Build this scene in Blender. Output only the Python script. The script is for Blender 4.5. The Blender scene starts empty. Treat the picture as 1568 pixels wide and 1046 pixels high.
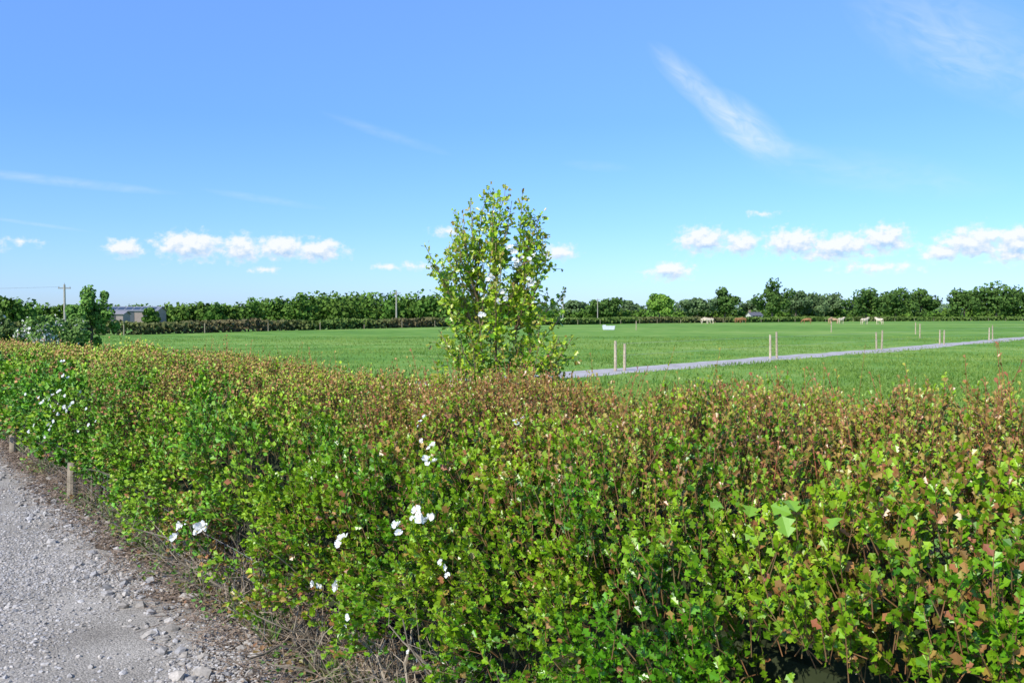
import bpy, bmesh, math
import numpy as np
from mathutils import Vector
R = np.random.RandomState(7)
scene = bpy.context.scene
COL = scene.collection
TH = math.radians(37.1)
D = np.array([-math.sin(TH), math.cos(TH)])   # along hedge
N = np.array([math.cos(TH), math.sin(TH)])    # across hedge, away from track

def st(s, t, z):
    s = np.asarray(s, float); t = np.asarray(t, float); z = np.asarray(z, float)
    return np.stack([s*D[0]+t*N[0], s*D[1]+t*N[1], z+0*s], -1)

# ------------------------------------------------------------------ noise
def _h(ix, iy, iz, seed):
    n = (ix*374761393 + iy*668265263 + iz*2147483647 + seed*1274126177) & 0xffffffff
    n = ((n ^ (n >> 13))*1274126177) & 0xffffffff
    n = (n ^ (n >> 16)) & 0xffffff
    return n/float(0xffffff)
def vnoise(p, scale, seed=0):
    p = np.asarray(p, float)*scale + 1000.0
    i = np.floor(p).astype(np.int64); f = p-i; f = f*f*(3-2*f)
    r = 0
    for dx in (0, 1):
        for dy in (0, 1):
            for dz in (0, 1):
                w = (f[..., 0] if dx else 1-f[..., 0])*(f[..., 1] if dy else 1-f[..., 1])*(f[..., 2] if dz else 1-f[..., 2])
                r = r + w*_h(i[..., 0]+dx, i[..., 1]+dy, i[..., 2]+dz, seed)
    return r
def nrm(v):
    return v/np.maximum(np.linalg.norm(v, axis=-1, keepdims=True), 1e-9)

# ------------------------------------------------------------------ materials
def mat_new(name):
    m = bpy.data.materials.new(name); m.use_nodes = True
    nt = m.node_tree; nt.nodes.clear()
    out = nt.nodes.new('ShaderNodeOutputMaterial')
    return m, nt, out
def mat_attr(name, rough=0.5, transl=0.0, spec=0.5, noise=0.0, nscale=30, bump=0.0):
    m, nt, out = mat_new(name)
    a = nt.nodes.new('ShaderNodeAttribute'); a.attribute_name = 'Col'
    p = nt.nodes.new('ShaderNodeBsdfPrincipled')
    p.inputs['Roughness'].default_value = rough
    p.inputs['Specular IOR Level'].default_value = spec
    col = a.outputs['Color']
    if noise > 0:
        tc = nt.nodes.new('ShaderNodeTexCoord')
        nz = nt.nodes.new('ShaderNodeTexNoise'); nz.inputs['Scale'].default_value = nscale; nz.inputs['Detail'].default_value = 5
        nt.links.new(tc.outputs['Object'], nz.inputs['Vector'])
        mr = nt.nodes.new('ShaderNodeMapRange'); mr.inputs[1].default_value = 0.3; mr.inputs[2].default_value = 0.7
        mr.inputs[3].default_value = 1-noise; mr.inputs[4].default_value = 1+noise
        nt.links.new(nz.outputs['Fac'], mr.inputs[0])
        vm = nt.nodes.new('ShaderNodeVectorMath'); vm.operation = 'SCALE'
        nt.links.new(col, vm.inputs[0]); nt.links.new(mr.outputs[0], vm.inputs['Scale'])
        col = vm.outputs[0]
        if bump > 0:
            b = nt.nodes.new('ShaderNodeBump'); b.inputs['Strength'].default_value = bump; b.inputs['Distance'].default_value = 0.01
            nt.links.new(nz.outputs['Fac'], b.inputs['Height']); nt.links.new(b.outputs[0], p.inputs['Normal'])
    nt.links.new(col, p.inputs['Base Color'])
    if transl > 0:
        t = nt.nodes.new('ShaderNodeBsdfTranslucent'); nt.links.new(col, t.inputs['Color'])
        mx = nt.nodes.new('ShaderNodeMixShader'); mx.inputs[0].default_value = transl
        nt.links.new(p.outputs[0], mx.inputs[1]); nt.links.new(t.outputs[0], mx.inputs[2])
        nt.links.new(mx.outputs[0], out.inputs[0])
    else:
        nt.links.new(p.outputs[0], out.inputs[0])
    return m
def mat_noise(name, cols, scale=5, rough=0.9, bump=0.0, bscale=50, bdist=0.01, detail=8):
    m, nt, out = mat_new(name)
    p = nt.nodes.new('ShaderNodeBsdfPrincipled'); p.inputs['Roughness'].default_value = rough
    p.inputs['Specular IOR Level'].default_value = 0.2
    g = nt.nodes.new('ShaderNodeNewGeometry')
    nz = nt.nodes.new('ShaderNodeTexNoise'); nz.inputs['Scale'].default_value = scale; nz.inputs['Detail'].default_value = detail
    nt.links.new(g.outputs['Position'], nz.inputs['Vector'])
    cr = nt.nodes.new('ShaderNodeValToRGB')
    while len(cr.color_ramp.elements) < len(cols): cr.color_ramp.elements.new(0.5)
    for e, (q, c) in zip(cr.color_ramp.elements, cols):
        e.position = q; e.color = (*c, 1)
    nt.links.new(nz.outputs['Fac'], cr.inputs[0]); nt.links.new(cr.outputs[0], p.inputs['Base Color'])
    if bump > 0:
        n2 = nt.nodes.new('ShaderNodeTexNoise'); n2.inputs['Scale'].default_value = bscale; n2.inputs['Detail'].default_value = 6
        nt.links.new(g.outputs['Position'], n2.inputs['Vector'])
        b = nt.nodes.new('ShaderNodeBump'); b.inputs['Strength'].default_value = bump; b.inputs['Distance'].default_value = bdist
        nt.links.new(n2.outputs['Fac'], b.inputs['Height']); nt.links.new(b.outputs[0], p.inputs['Normal'])
    nt.links.new(p.outputs[0], out.inputs[0])
    return m
M_LEAF = mat_attr('hawthorn_leaf', 0.34, 0.20, 0.5)
M_LEAF2 = mat_attr('hawthorn_leaf_matt', 0.5, 0, 0.4)
M_TWIG = mat_attr('twig_bark', 0.8, 0, 0.2)
M_FAR = mat_attr('far_foliage', 0.8, 0, 0.1)
M_PETAL = mat_attr('petal', 0.6, 0.25, 0.3)
M_STONE = mat_attr('gravel_stone', 0.85, 0, 0.2, 0.22, 70, 0)
M_GRASS = mat_attr('grass_blade', 0.55, 0.25, 0.3)
M_WOOD = mat_attr('weathered_wood', 0.85, 0, 0.2, 0.3, 12, 0.4)
M_PAINT = mat_attr('plain_painted', 0.6, 0, 0.3, 0.08, 3, 0)
M_HIDE = mat_attr('cow_hide', 0.8, 0, 0.2, 0.12, 4, 0)

# ------------------------------------------------------------------ mesh helpers
class Acc:
    def __init__(s): s.v = []; s.l = []; s.t = []; s.c = []; s.n = 0
    def add(s, verts, loops, totals, cols):
        verts = np.asarray(verts, float).reshape(-1, 3)
        s.v.append(verts); s.l.append(np.asarray(loops, np.int64).ravel()+s.n)
        s.t.append(np.asarray(totals, np.int64).ravel())
        cols = np.asarray(cols, float)
        if cols.ndim == 1: cols = np.tile(cols, (len(verts), 1))
        s.c.append(cols); s.n += len(verts)
    def mesh(s, name, mat, smooth=False):
        v = np.concatenate(s.v); l = np.concatenate(s.l); t = np.concatenate(s.t); c = np.concatenate(s.c)
        me = bpy.data.meshes.new(name)
        me.vertices.add(len(v)); me.vertices.foreach_set('co', v.astype(np.float32).ravel())
        me.loops.add(len(l)); me.loops.foreach_set('vertex_index', l.astype(np.int32))
        me.polygons.add(len(t))
        starts = np.concatenate([[0], np.cumsum(t)[:-1]])
        me.polygons.foreach_set('loop_start', starts.astype(np.int32))
        me.polygons.foreach_set('loop_total', t.astype(np.int32))
        at = me.color_attributes.new('Col', 'FLOAT_COLOR', 'POINT')
        at.data.foreach_set('color', np.concatenate([c, np.ones((len(c), 1))], 1).astype(np.float32).ravel())
        me.update(calc_edges=True); me.validate()
        me.polygons.foreach_set('use_smooth', np.full(len(me.polygons), smooth, bool))
        me.materials.append(mat)
        return me
    def obj(s, name, mat, parent=None, smooth=False):
        o = bpy.data.objects.new(name, s.mesh(name, mat, smooth)); COL.objects.link(o)
        if parent: o.parent = parent
        return o
def empty(name, loc=(0, 0, 0)):
    e = bpy.data.objects.new(name, None); e.location = loc; COL.objects.link(e); e.empty_display_size = 0.2
    return e

HAW = (np.array([[0, 0, 0], [0, 1, -.05],
        [.34, .33, .10], [.17, .46, .03], [.41, .72, .10], [.20, .84, .02],
        [-.34, .33, .10], [-.17, .46, .03], [-.41, .72, .10], [-.20, .84, .02]]),
       [[0, 2, 3, 4, 5, 1], [0, 1, 9, 8, 7, 6]])
SIMP = (np.array([[0, 0, 0], [.40, .55, .09], [0, 1, -.05], [-.40, .55, .09]]), [[0, 1, 2], [0, 2, 3]])
QUAD = (np.array([[-.5, -.5, 0], [.5, -.5, 0.1], [.4, .5, 0], [-.45, .45, .1]]), [[0, 1, 2, 3]])
BLADE = (np.array([[-.5, 0, 0], [.5, 0, 0], [.25, .6, .08], [0, 1, .3], [-.25, .6, .08]]), [[0, 1, 2, 3, 4]])
def scatter(acc, tmpl, pos, axis, normal, size, col, wid=1.0):
    tv, tf = tmpl; n = len(pos); k = len(tv)
    axis = nrm(axis); side = nrm(np.cross(axis, normal)); no = np.cross(side, axis)
    size = np.broadcast_to(np.asarray(size, float), (n,))[:, None, None]
    wid = np.broadcast_to(np.asarray(wid, float), (n,))[:, None, None]
    V = pos[:, None, :] + size*(tv[None, :, 0:1]*wid*side[:, None, :] + tv[None, :, 1:2]*axis[:, None, :] + tv[None, :, 2:3]*no[:, None, :])
    base = np.concatenate([np.array(f) for f in tf]); tot = np.array([len(f) for f in tf])
    L = (base[None, :] + (np.arange(n)*k)[:, None])
    acc.add(V.reshape(-1, 3), L.ravel(), np.tile(tot, n), np.repeat(col, k, axis=0))
def rods(acc, a, b, ra, rb, col, sides=3):
    n = len(a); ax = nrm(b-a)
    ref = np.where(np.abs(ax[:, 2:3]) > .9, np.array([[1., 0, 0]]), np.array([[0, 0, 1.]]))
    u = nrm(np.cross(ax, ref)); w = np.cross(ax, u)
    ang = np.arange(sides)*2*math.pi/sides
    ring = np.cos(ang)[None, :, None]*u[:, None, :]+np.sin(ang)[None, :, None]*w[:, None, :]
    ra = np.broadcast_to(np.asarray(ra, float), (n,))[:, None, None]; rb = np.broadcast_to(np.asarray(rb, float), (n,))[:, None, None]
    V = np.concatenate([a[:, None, :]+ring*ra, b[:, None, :]+ring*rb], 1)
    f = []
    for i in range(sides):
        j = (i+1) % sides; f += [i, j, sides+j, sides+i]
    tot = [4]*sides
    f += list(range(sides, 2*sides)); tot.append(sides)
    f = np.array(f)
    L = f[None, :]+(np.arange(n)*2*sides)[:, None]
    col = np.asarray(col, float)
    if col.ndim == 1: col = np.tile(col, (n, 1))
    acc.add(V.reshape(-1, 3), L.ravel(), np.tile(tot, n), np.repeat(col, 2*sides, axis=0))
def box(acc, c, size, col, rotz=0.0, taper=1.0):
    x, y, z = np.array(size)/2
    v = np.array([[-x, -y, -z], [x, -y, -z], [x, y, -z], [-x, y, -z], [-x*taper, -y*taper, z], [x*taper, -y*taper, z], [x*taper, y*taper, z], [-x*taper, y*taper, z]])
    cs, sn = math.cos(rotz), math.sin(rotz)
    v = v@np.array([[cs, sn, 0], [-sn, cs, 0], [0, 0, 1]])+np.array(c)
    acc.add(v, [3, 2, 1, 0, 4, 5, 6, 7, 0, 1, 5, 4, 1, 2, 6, 5, 2, 3, 7, 6, 3, 0, 4, 7], [4]*6, col)

# ------------------------------------------------------------------ hedge shape
def Hs(s): return np.interp(s, [-3, 1.8, 4.5, 9, 14, 24, 34], [1.36, 1.36, 1.30, 1.29, 1.20, 1.06, 1.0])
TC, W, Z0 = 2.72, 1.02, 0.22
def prof(s, u):
    ph = u*math.pi; c = np.cos(ph); q = np.maximum(np.sin(ph), 1e-6)
    t = TC - W*np.sign(c)*np.abs(c)**0.85
    z = Z0 + (Hs(s)-Z0)*q**0.66
    return t, z
def surf(s, u, disp=True):
    t, z = prof(s, u); e = 0.004
    t1, z1 = prof(s, np.clip(u-e, 0.0005, .9995)); t2, z2 = prof(s, np.clip(u+e, 0.0005, .9995))
    dt, dz = t2-t1, z2-z1; l = np.hypot(dt, dz)+1e-9
    nt_, nz_ = -dz/l, dt/l
    P = st(s, t, z); Nn = nt_[:, None]*np.array([N[0], N[1], 0])+nz_[:, None]*np.array([0, 0, 1.])
    if disp:
        d = 0.32*(vnoise(P, 1.3, 3)-.5)*np.where(nz_ > .7, .35, 1) + 0.32*(vnoise(P, 3.2, 5)-.5)*np.where(nz_ > .7, .5, 1)+0.17*(vnoise(P, 8, 9)-.5)
        P = P+Nn*d[:, None]
    return P, Nn
_u = np.linspace(0.0, 1, 400); _t, _z = prof(np.zeros(400), _u)
_arc = np.concatenate([[0], np.cumsum(np.hypot(np.diff(_t), np.diff(_z)))]); ARC = _arc[-1]
def sample_u(n, lo=0.0, hi=0.9):
    a = np.interp([lo, hi], _u, _arc)
    return np.interp(R.uniform(a[0], a[1], n), _arc, _u)
def smooth(x, a, b):
    x = np.clip((x-a)/(b-a), 0, 1); return x*x*(3-2*x)
def topness(P):
    t = P[:, 0]*N[0]+P[:, 1]*N[1]
    return smooth(t+.6*(vnoise(P, 1.7, 51)-.5)+.4*(vnoise(P, 5, 52)-.5), 1.92, 2.45)

DEEP = np.array([.035, .14, .008]); MID = np.array([.12, .34, .010]); YEL = np.array([.37, .54, .018])
BRONZE = np.array([.46, .23, .08]); RED = np.array([.43, .14, .07])
def mix(a, b, f): f = np.clip(f, 0, 1)[:, None]; return a*(1-f)+b*f
def leaf_colour(P, tn, tip):
    n = len(P)
    a = vnoise(P, .9, 21); b = vnoise(P, 2.6, 22); g = vnoise(P, 7, 23); r = R.rand(n)
    c = mix(np.tile(DEEP, (n, 1)), MID, .40+1.3*(g-.25)+.4*(R.rand(n)-.5))
    yel = .02+1.2*(b-.46)+.50*tip+.28*tn+.45*(R.rand(n)-.5)
    c = mix(c, YEL, yel)
    prob = .03+1.0*np.clip(a-.58, 0, 1)+.32*tn+.16*tip*(.4+tn)+.35*np.clip(b-.65, 0, 1)
    red = mix(np.tile(BRONZE, (n, 1)), RED, R.rand(n))
    c = mix(c, red, (r < prob)*(.5+.5*R.rand(n)))
    return c*(0.72+.5*R.rand(n))[:, None]

hedge = empty('hawthorn_hedge')
def bare(P):   # opened-up foot of the hedge where the stems show
    s = P[:, 0]*D[0]+P[:, 1]*D[1]
    return (P[:, 2] < .30+.35*vnoise(P*np.array([1, 1, 0]), 2.2, 71)*smooth(-np.abs(s-2.6), -1.8, -.6)) & (s < 6.5)
def build_hedge(name, s0, s1, dens, nleaf, size, tmpl, lo=0.0, hi=.9, twigs=True, mat=None):
    acc = Acc(); tw = Acc()
    ns = int((s1-s0)*ARC*dens)
    s = R.uniform(s0, s1, ns); u = sample_u(ns, lo, hi)
    P, Nn = surf(s, u)
    hole = vnoise(P, 4.5, 31)
    keep = (hole < .68) | (Nn[:, 2] > .6)
    keep &= ~((P[:, 2] < .24) & (R.rand(ns) < .35))
    keep &= ~(bare(P) & (R.rand(ns) < .72))
    P, Nn, s = P[keep], Nn[keep], s[keep]; ns = len(P)
    nz = np.clip(Nn[:, 2], 0, 1); tn = topness(P)
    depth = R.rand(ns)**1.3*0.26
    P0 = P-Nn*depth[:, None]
    up = np.array([0, 0, 1.])
    A = nrm(Nn*(1-.75*nz)[:, None]+up*(.40+.9*nz)[:, None]+R.normal(0, .45, (ns, 3)))
    L = (R.uniform(.04, .11, ns)+tn*R.uniform(0, .03, ns))
    for k in range(nleaf):
        f = (k+.5)/nleaf+R.uniform(-.05, .05, ns)
        pos = P0+A*(L*f)[:, None]
        rad = R.normal(0, 1, (ns, 3)); rad = nrm(rad-A*np.sum(rad*A, 1, keepdims=True))
        spread = (1.0-.55*f)[:, None]
        ax = nrm(A*(.35+.6*f)[:, None]+rad*spread+Nn*.25)
        no = nrm(Nn*.5+up*.45+np.array([-.12, -.18, 0])+R.normal(0, .48, (ns, 3)))
        sz = size*R.uniform(.5, 1.25, ns)*(1-.36*tn)*(1-.25*f)
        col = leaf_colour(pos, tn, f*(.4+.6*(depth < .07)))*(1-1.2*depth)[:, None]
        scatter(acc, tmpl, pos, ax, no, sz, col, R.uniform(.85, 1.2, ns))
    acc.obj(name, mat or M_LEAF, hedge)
    if twigs:
        rods(tw, P0-A*.05, P0+A*L[:, None], .0018, .0008, mix(np.tile([.16, .12, .05], (ns, 1)), np.array([.25, .12, .05]), R.rand(ns)))
        tw.obj(name+'_twigs', M_TWIG, hedge)
build_hedge('leaves_near', .1, 2.6, 1400, 10, .030, HAW)
build_hedge('leaves_near_b', 2.6, 4.6, 1100, 9, .033, HAW)
build_hedge('leaves_mid', 4.6, 9.5, 680, 7, .039, SIMP, mat=M_LEAF2)
build_hedge('leaves_far', 9.5, 34, 200, 6, .060, SIMP, twigs=False, mat=M_LEAF2)
build_hedge('leaves_end', -2.5, .1, 200, 7, .055, SIMP, twigs=False)
build_hedge('leaves_back', .1, 12, 130, 6, .06, SIMP, lo=.9, hi=1.0, twigs=False, mat=M_LEAF2)

def shoots(s0, s1, per_m2, lsz, tmpl, nl=9, hmin=.04, hmax=.13, mat=None):
    acc = Acc(); tw = Acc()
    n = int((s1-s0)*1.7*per_m2)
    s = R.uniform(s0, s1, n); u = sample_u(n, .26, .86); P, Nn = surf(s, u)
    clump = vnoise(P, 1.6, 41)
    k = (R.rand(n) < .25+1.1*clump) & (topness(P) > R.rand(n)*.9); P, Nn = P[k], Nn[k]; n = len(P)
    A = nrm(np.array([0, 0, 1.])+R.normal(0, .24, (n, 3))+Nn*.15)
    L = R.uniform(hmin, hmax, n)*(.6+.8*vnoise(P, 2.3, 42)); tall = R.rand(n) < .09; L = np.where(tall, L*2.2, L)
    base = P-A*.05
    redness = np.clip(.48+1.0*(vnoise(P, 1.1, 43)-.3)+R.normal(0, .28, n), 0, 1)
    for k in range(nl):
        f = (k+.6)/nl
        pos = base+A*((L+.05)*f)[:, None]
        ph = k*2.4+R.uniform(0, 1, n)
        ref = nrm(np.cross(A, R.normal(0, 1, (n, 3))*.01+np.array([1., 0, 0]))); w = np.cross(A, ref)
        rad = np.cos(ph)[:, None]*ref+np.sin(ph)[:, None]*w
        ax = nrm(rad*(1.1-.5*f)+A*(.35+.6*f))
        no = nrm(A*.7-rad*.3+np.array([-.2, -.3, 0])+R.normal(0, .3, (n, 3)))
        c = mix(mix(np.tile(MID, (n, 1)), YEL, .40+.6*f+.2*R.normal(0, 1, n)), mix(np.tile(BRONZE, (n, 1)), RED, R.rand(n)), redness*(.1+1.0*f))
        scatter(acc, tmpl, pos, ax, no, lsz*(1.1-.5*f)*R.uniform(.7, 1.2, n), c*R.uniform(.8, 1.2, n)[:, None], 1)
    rods(tw, base, base+A*(L+.05)[:, None], .0017, .0008, mix(np.tile([.22, .16, .05], (n, 1)), np.array([.36, .11, .06]), redness))
    acc.obj('shoots_%d' % int(s0*10), mat or M_LEAF, hedge); tw.obj('shoot_stems_%d' % int(s0*10), M_TWIG, hedge)
shoots(.1, 4.2, 440, .022, HAW)
shoots(4.2, 10, 320, .026, SIMP, 8, mat=M_LEAF2)
shoots(10, 34, 85, .048, SIMP, 6, mat=M_LEAF2)

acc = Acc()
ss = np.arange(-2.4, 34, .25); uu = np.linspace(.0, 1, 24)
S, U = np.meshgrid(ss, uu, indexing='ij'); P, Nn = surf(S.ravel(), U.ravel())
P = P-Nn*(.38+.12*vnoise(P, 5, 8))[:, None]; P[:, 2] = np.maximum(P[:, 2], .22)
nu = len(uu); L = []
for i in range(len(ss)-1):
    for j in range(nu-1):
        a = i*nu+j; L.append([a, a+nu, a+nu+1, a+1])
acc.add(P, np.array(L), [4]*len(L), np.array([.03, .04, .015]))  # dark shell whose colour stands in for shade deep inside the hedge
acc.obj('dark_core', M_TWIG, hedge)
tw = Acc()
def branches(n, s0, s1, t0, t1, zt, r0, segs=7, col=(.19, .155, .11), lean=(0, 0)):
    p = st(R.uniform(s0, s1, n), R.uniform(t0, t1, n), np.full(n, -.02)); d = nrm(R.normal(0, .45, (n, 3))+np.array([lean[0], lean[1], 1.]))
    h = R.uniform(.5, 1, n)*zt; r = r0*R.uniform(.4, 1.2, n)
    c = np.array(col)*R.uniform(.6, 1.3, (n, 1))
    for k in range(segs):
        q = p+d*(h/segs)[:, None]
        rods(tw, p-d*.004, q, r, r*.84, c, 5); r = r*.84
        sd = nrm(d+R.normal(0, .9, (n, 3)))
        rods(tw, q, q+sd*R.uniform(.08, .24, n)[:, None], r*.45, r*.15, c, 4)
        p = q; d = nrm(d+R.normal(0, .28, (n, 3)))
branches(420, .1, 10, 1.95, 3.2, .8, .013)
branches(130, .8, 6.5, 1.82, 2.1, .75, .011, 8, (.34, .28, .20), (-.15, -.1))
branches(200, 10, 30, 1.95, 3.2, .8, .014)
n = 2400; s = R.uniform(.3, 12, n); a = st(s, R.uniform(1.70, 2.15, n), R.uniform(.0, .22, n))
dd = nrm(R.normal(0, .6, (n, 3))+np.array([-.15, -.1, .35])); b = a+dd*R.uniform(.06, .28, n)[:, None]
rods(tw, a, b, .0026, .001, np.array([.34, .26, .18])*R.uniform(.5, 1.3, (n, 1)))
tw.obj('branches', M_TWIG, hedge)
acc = Acc(); n = 6
P = st(1.38+R.normal(0, .12, n), 1.90+R.normal(0, .06, n), 1.26+R.normal(0, .03, n))
scatter(acc, HAW, P, R.normal(0, 1, (n, 3))*np.array([1, 1, .3])+np.array([0, 0, .5]), np.array([-.3, -.6, .6])+R.normal(0, .3, (n, 3)), R.uniform(.04, .06, n), np.tile([.22, .42, .04], (n, 1)), 1.2)
acc.obj('sycamore_seedling_leaves', M_LEAF, hedge)

# ------------------------------------------------------------------ white flowers
def flower(acc, c, facing, r, nf=1, spread=.02):
    for i in range(nf):
        f = nrm((np.array(facing)+R.normal(0, .45, 3))[None])[0]
        cc = np.array(c)+R.normal(0, spread, 3)
        ref = nrm(np.cross(f, [0.1, .2, 1])[None])[0]; w = np.cross(f, ref)
        pos = []; ax = []
        for k in range(5):
            an = k*2*math.pi/5+i
            ax.append(math.cos(an)*ref+math.sin(an)*w+f*R.uniform(.1, .9)); pos.append(cc)
        tv = (np.array([[0, 0, 0], [.30, .45, .05], [.40, .85, .12], [.08, .88, .1], [0, .8, .08], [-.08, .9, .1], [-.40, .82, .12], [-.30, .45, .05]]), [[0, 1, 2, 3, 4, 5, 6, 7]])
        scatter(acc, tv, np.array(pos), np.array(ax), np.tile(f, (5, 1))+R.normal(0, .25, (5, 3)), r*R.uniform(.65, 1.15), np.tile([.86, .86, .82], (5, 1)))
        rods(acc, (cc-f*.001)[None], (cc+f*r*.16)[None], r*.14, r*.10, np.array([.7, .62, .2]), 6)
fl = Acc()
def hedge_flower(s, z, r, nf, spread):
    u = np.linspace(0.01, .5, 200); P, Nn = surf(np.full(200, s), u); i = int(np.argmin(np.abs(P[:, 2]-z)))
    flower(fl, P[i]+Nn[i]*.085, Nn[i]*1.0+np.array([-.2, -.4, .3]), r, nf, spread)
for s, z, r, nf, sp in [(3.05, 1.12, .018, 7, .026), (2.85, .97, .023, 7, .022), (2.92, .92, .02, 4, .018), (5.1, .55, .038, 7, .018), (5.5, .44, .028, 5, .03),
                        (3.7, .68, .024, 4, .018), (2.75, .78, .019, 3, .02), (3.65, .55, .022, 3, .018), (3.85, .50, .022, 3, .015),
                        (3.3, .50, .018, 2, .02), (9.6, 1.0, .028, 9, .10), (9.9, .8, .028, 9, .10), (9.2, .85, .026, 7, .10), (9.3, .65, .026, 5, .08), (8.9, .75, .024, 4, .07),
                        (3.4, 1.2, .014, 3, .02), (2.9, 1.24, .014, 3, .02), (3.1, .38, .016, 2, .02), (7.2, .9, .02, 2, .03)]:
    hedge_flower(s, z, r, nf, sp)
fl.obj('white_blossom', M_PETAL, hedge)

# ------------------------------------------------------------------ sapling
sap = empty('hawthorn_sapling')
BX, BY = -.07, 5.15
lv = Acc(); br = Acc(); bl = Acc()
def curve_branch(p0, p1, r0, r1, sag=.06, segs=8):
    p0 = np.array(p0, float); p1 = np.array(p1, float)
    mid = (p0+p1)/2+np.array([R.normal(0, .02), R.normal(0, .02), -sag])
    mid[:2] += (p1-p0)[:2]*.18
    f = np.linspace(0, 1, segs+1)[:, None]
    pts = (1-f)**2*p0+2*f*(1-f)*mid+f*f*p1
    pts[1:-1] += R.normal(0, .006, (segs-1, 3))
    rr = r0+(r1-r0)*f[:, 0]
    rods(br, pts[:-1], pts[1:], rr[:-1], rr[1:], np.array([.26, .18, .10]), 6)
    return pts
def sap_leaves(pts, dens, f0=.2, size=.036, redtip=.35):
    seg = np.linalg.norm(np.diff(pts, axis=0), axis=1).sum(); n = int(seg*dens)
    if n < 3: return
    f = f0+(1-f0)*R.rand(n); i = np.minimum((f*(len(pts)-1)).astype(int), len(pts)-2); g = f*(len(pts)-1)-i
    p = pts[i]*(1-g)[:, None]+pts[i+1]*g[:, None]; A = nrm(pts[i+1]-pts[i])
    rad = nrm(R.normal(0, 1, (n, 3))); off = R.uniform(.0, .03, n)[:, None]
    ax = nrm(rad+A*.5+np.array([0, 0, .15])); no = nrm(R.normal(0, .55, (n, 3))+np.array([-.3, -.55, .55]))
    c = mix(mix(np.tile([.10, .28, .015], (n, 1)), np.array([.44, .62, .03]), R.rand(n)*1.2), RED, redtip*np.clip(f*2-1, 0, 1)*R.rand(n)*2)
    scatter(lv, HAW, p+rad*off, ax, no, size*R.uniform(.6, 1.25, n)*(1.05-.35*f), c, R.uniform(.8, 1.1, n))
stem = curve_branch((BX, BY, 0), (BX-.02, BY, 2.25), .017, .005, 0, 14)
stem2 = curve_branch((BX+.05, BY+.03, 0), (BX+.10, BY, 2.0), .013, .004, 0, 12)
stem3 = curve_branch((BX-.05, BY-.02, 0), (BX-.14, BY+.05, 2.0), .012, .004, 0, 12)
tips = [(-.42, 2.15), (-.38, 2.06), (-.30, 1.93), (-.22, 2.35), (-.17, 2.42), (-.10, 2.48), (-.03, 2.45), (.03, 2.49), (.07, 2.42), (.13, 2.45),
        (.24, 2.33), (.22, 2.24), (.27, 2.12), (.21, 2.0), (.28, 1.88), (.38, 1.90), (.33, 1.64), (.41, 1.62), (.28, 1.5), (-.28, 1.78),
        (-.32, 1.60), (-.40, 1.5), (-.24, 1.52), (-.37, 1.66), (.0, 2.1), (-.08, 1.95), (.08, 1.9), (-.15, 2.15), (.14, 2.12), (-.05, 1.7), (.1, 1.65), (.17, 1.55), (-.12, 1.5), (.05, 1.45), (.2, 1.72), (-.18, 1.65),
        (-.2, 2.22), (-.06, 2.3), (.05, 2.28), (-.27, 2.1), (.28, 1.45), (-.22, 1.42), (.0, 1.55), (.16, 1.92), (-.16, 2.0), (-.1, 2.15), (.24, 1.62), (-.2, 1.85), (.18, 2.05),
        (.32, 1.5), (.38, 1.42), (-.36, 1.42), (.12, 1.5), (-.3, 2.24), (.1, 2.2), (.34, 1.74), (-.34, 1.98),
        (-.12, 1.8), (-.02, 1.92), (-.05, 2.08), (-.12, 2.28), (.0, 2.2), (-.24, 1.97), (-.25, 2.16), (.18, 2.18), (.2, 1.85), (-.14, 1.6), (.0, 1.65), (.26, 1.75), (-.3, 1.5), (-.08, 1.45), (.34, 1.55),
        (-.26, 2.28), (.2, 2.3), (.25, 2.2), (-.32, 2.16), (.14, 2.3)]
for dx, z in tips:
    src = [stem, stem2, stem3][0 if abs(dx) < .1 else (1 if dx > 0 else 2)]
    zz = max(.9, z-R.uniform(.25, .5)); i = int(np.argmin(np.abs(src[:, 2]-zz)))
    tp = np.array([BX+dx, BY+R.uniform(-.24, .24)*(1.2-.45*max(0, z-1.5)), z])
    pts = curve_branch(src[i], tp, .006, .0015, R.uniform(0, .05))
    sap_leaves(pts, 115, .25)
    for q in range(4):
        j = R.randint(2, 8); e = pts[j]+nrm((R.normal(0, 1, 3)+np.array([0, 0, .6]))[None])[0]*R.uniform(.05, .15)
        sap_leaves(curve_branch(pts[j], e, .002, .001, 0, 4), 120, .1)
sap_leaves(stem, 70, .6); sap_leaves(stem2, 70, .6); sap_leaves(stem3, 70, .6)
for dx, z, k in [(.07, 2.10, 6), (.10, 2.04, 6), (-.04, 1.96, 5), (.17, 1.93, 5), (.02, 1.85, 5), (-.08, 1.76, 3), (.16, 2.06, 4)]:
    flower(bl, (BX+dx, BY-.30, z), (-.2, -1, .4), .018, k, .016)
lv.obj('leaves', M_LEAF, sap); br.obj('stems', M_TWIG, sap); bl.obj('blossom', M_PETAL, sap)

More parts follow.
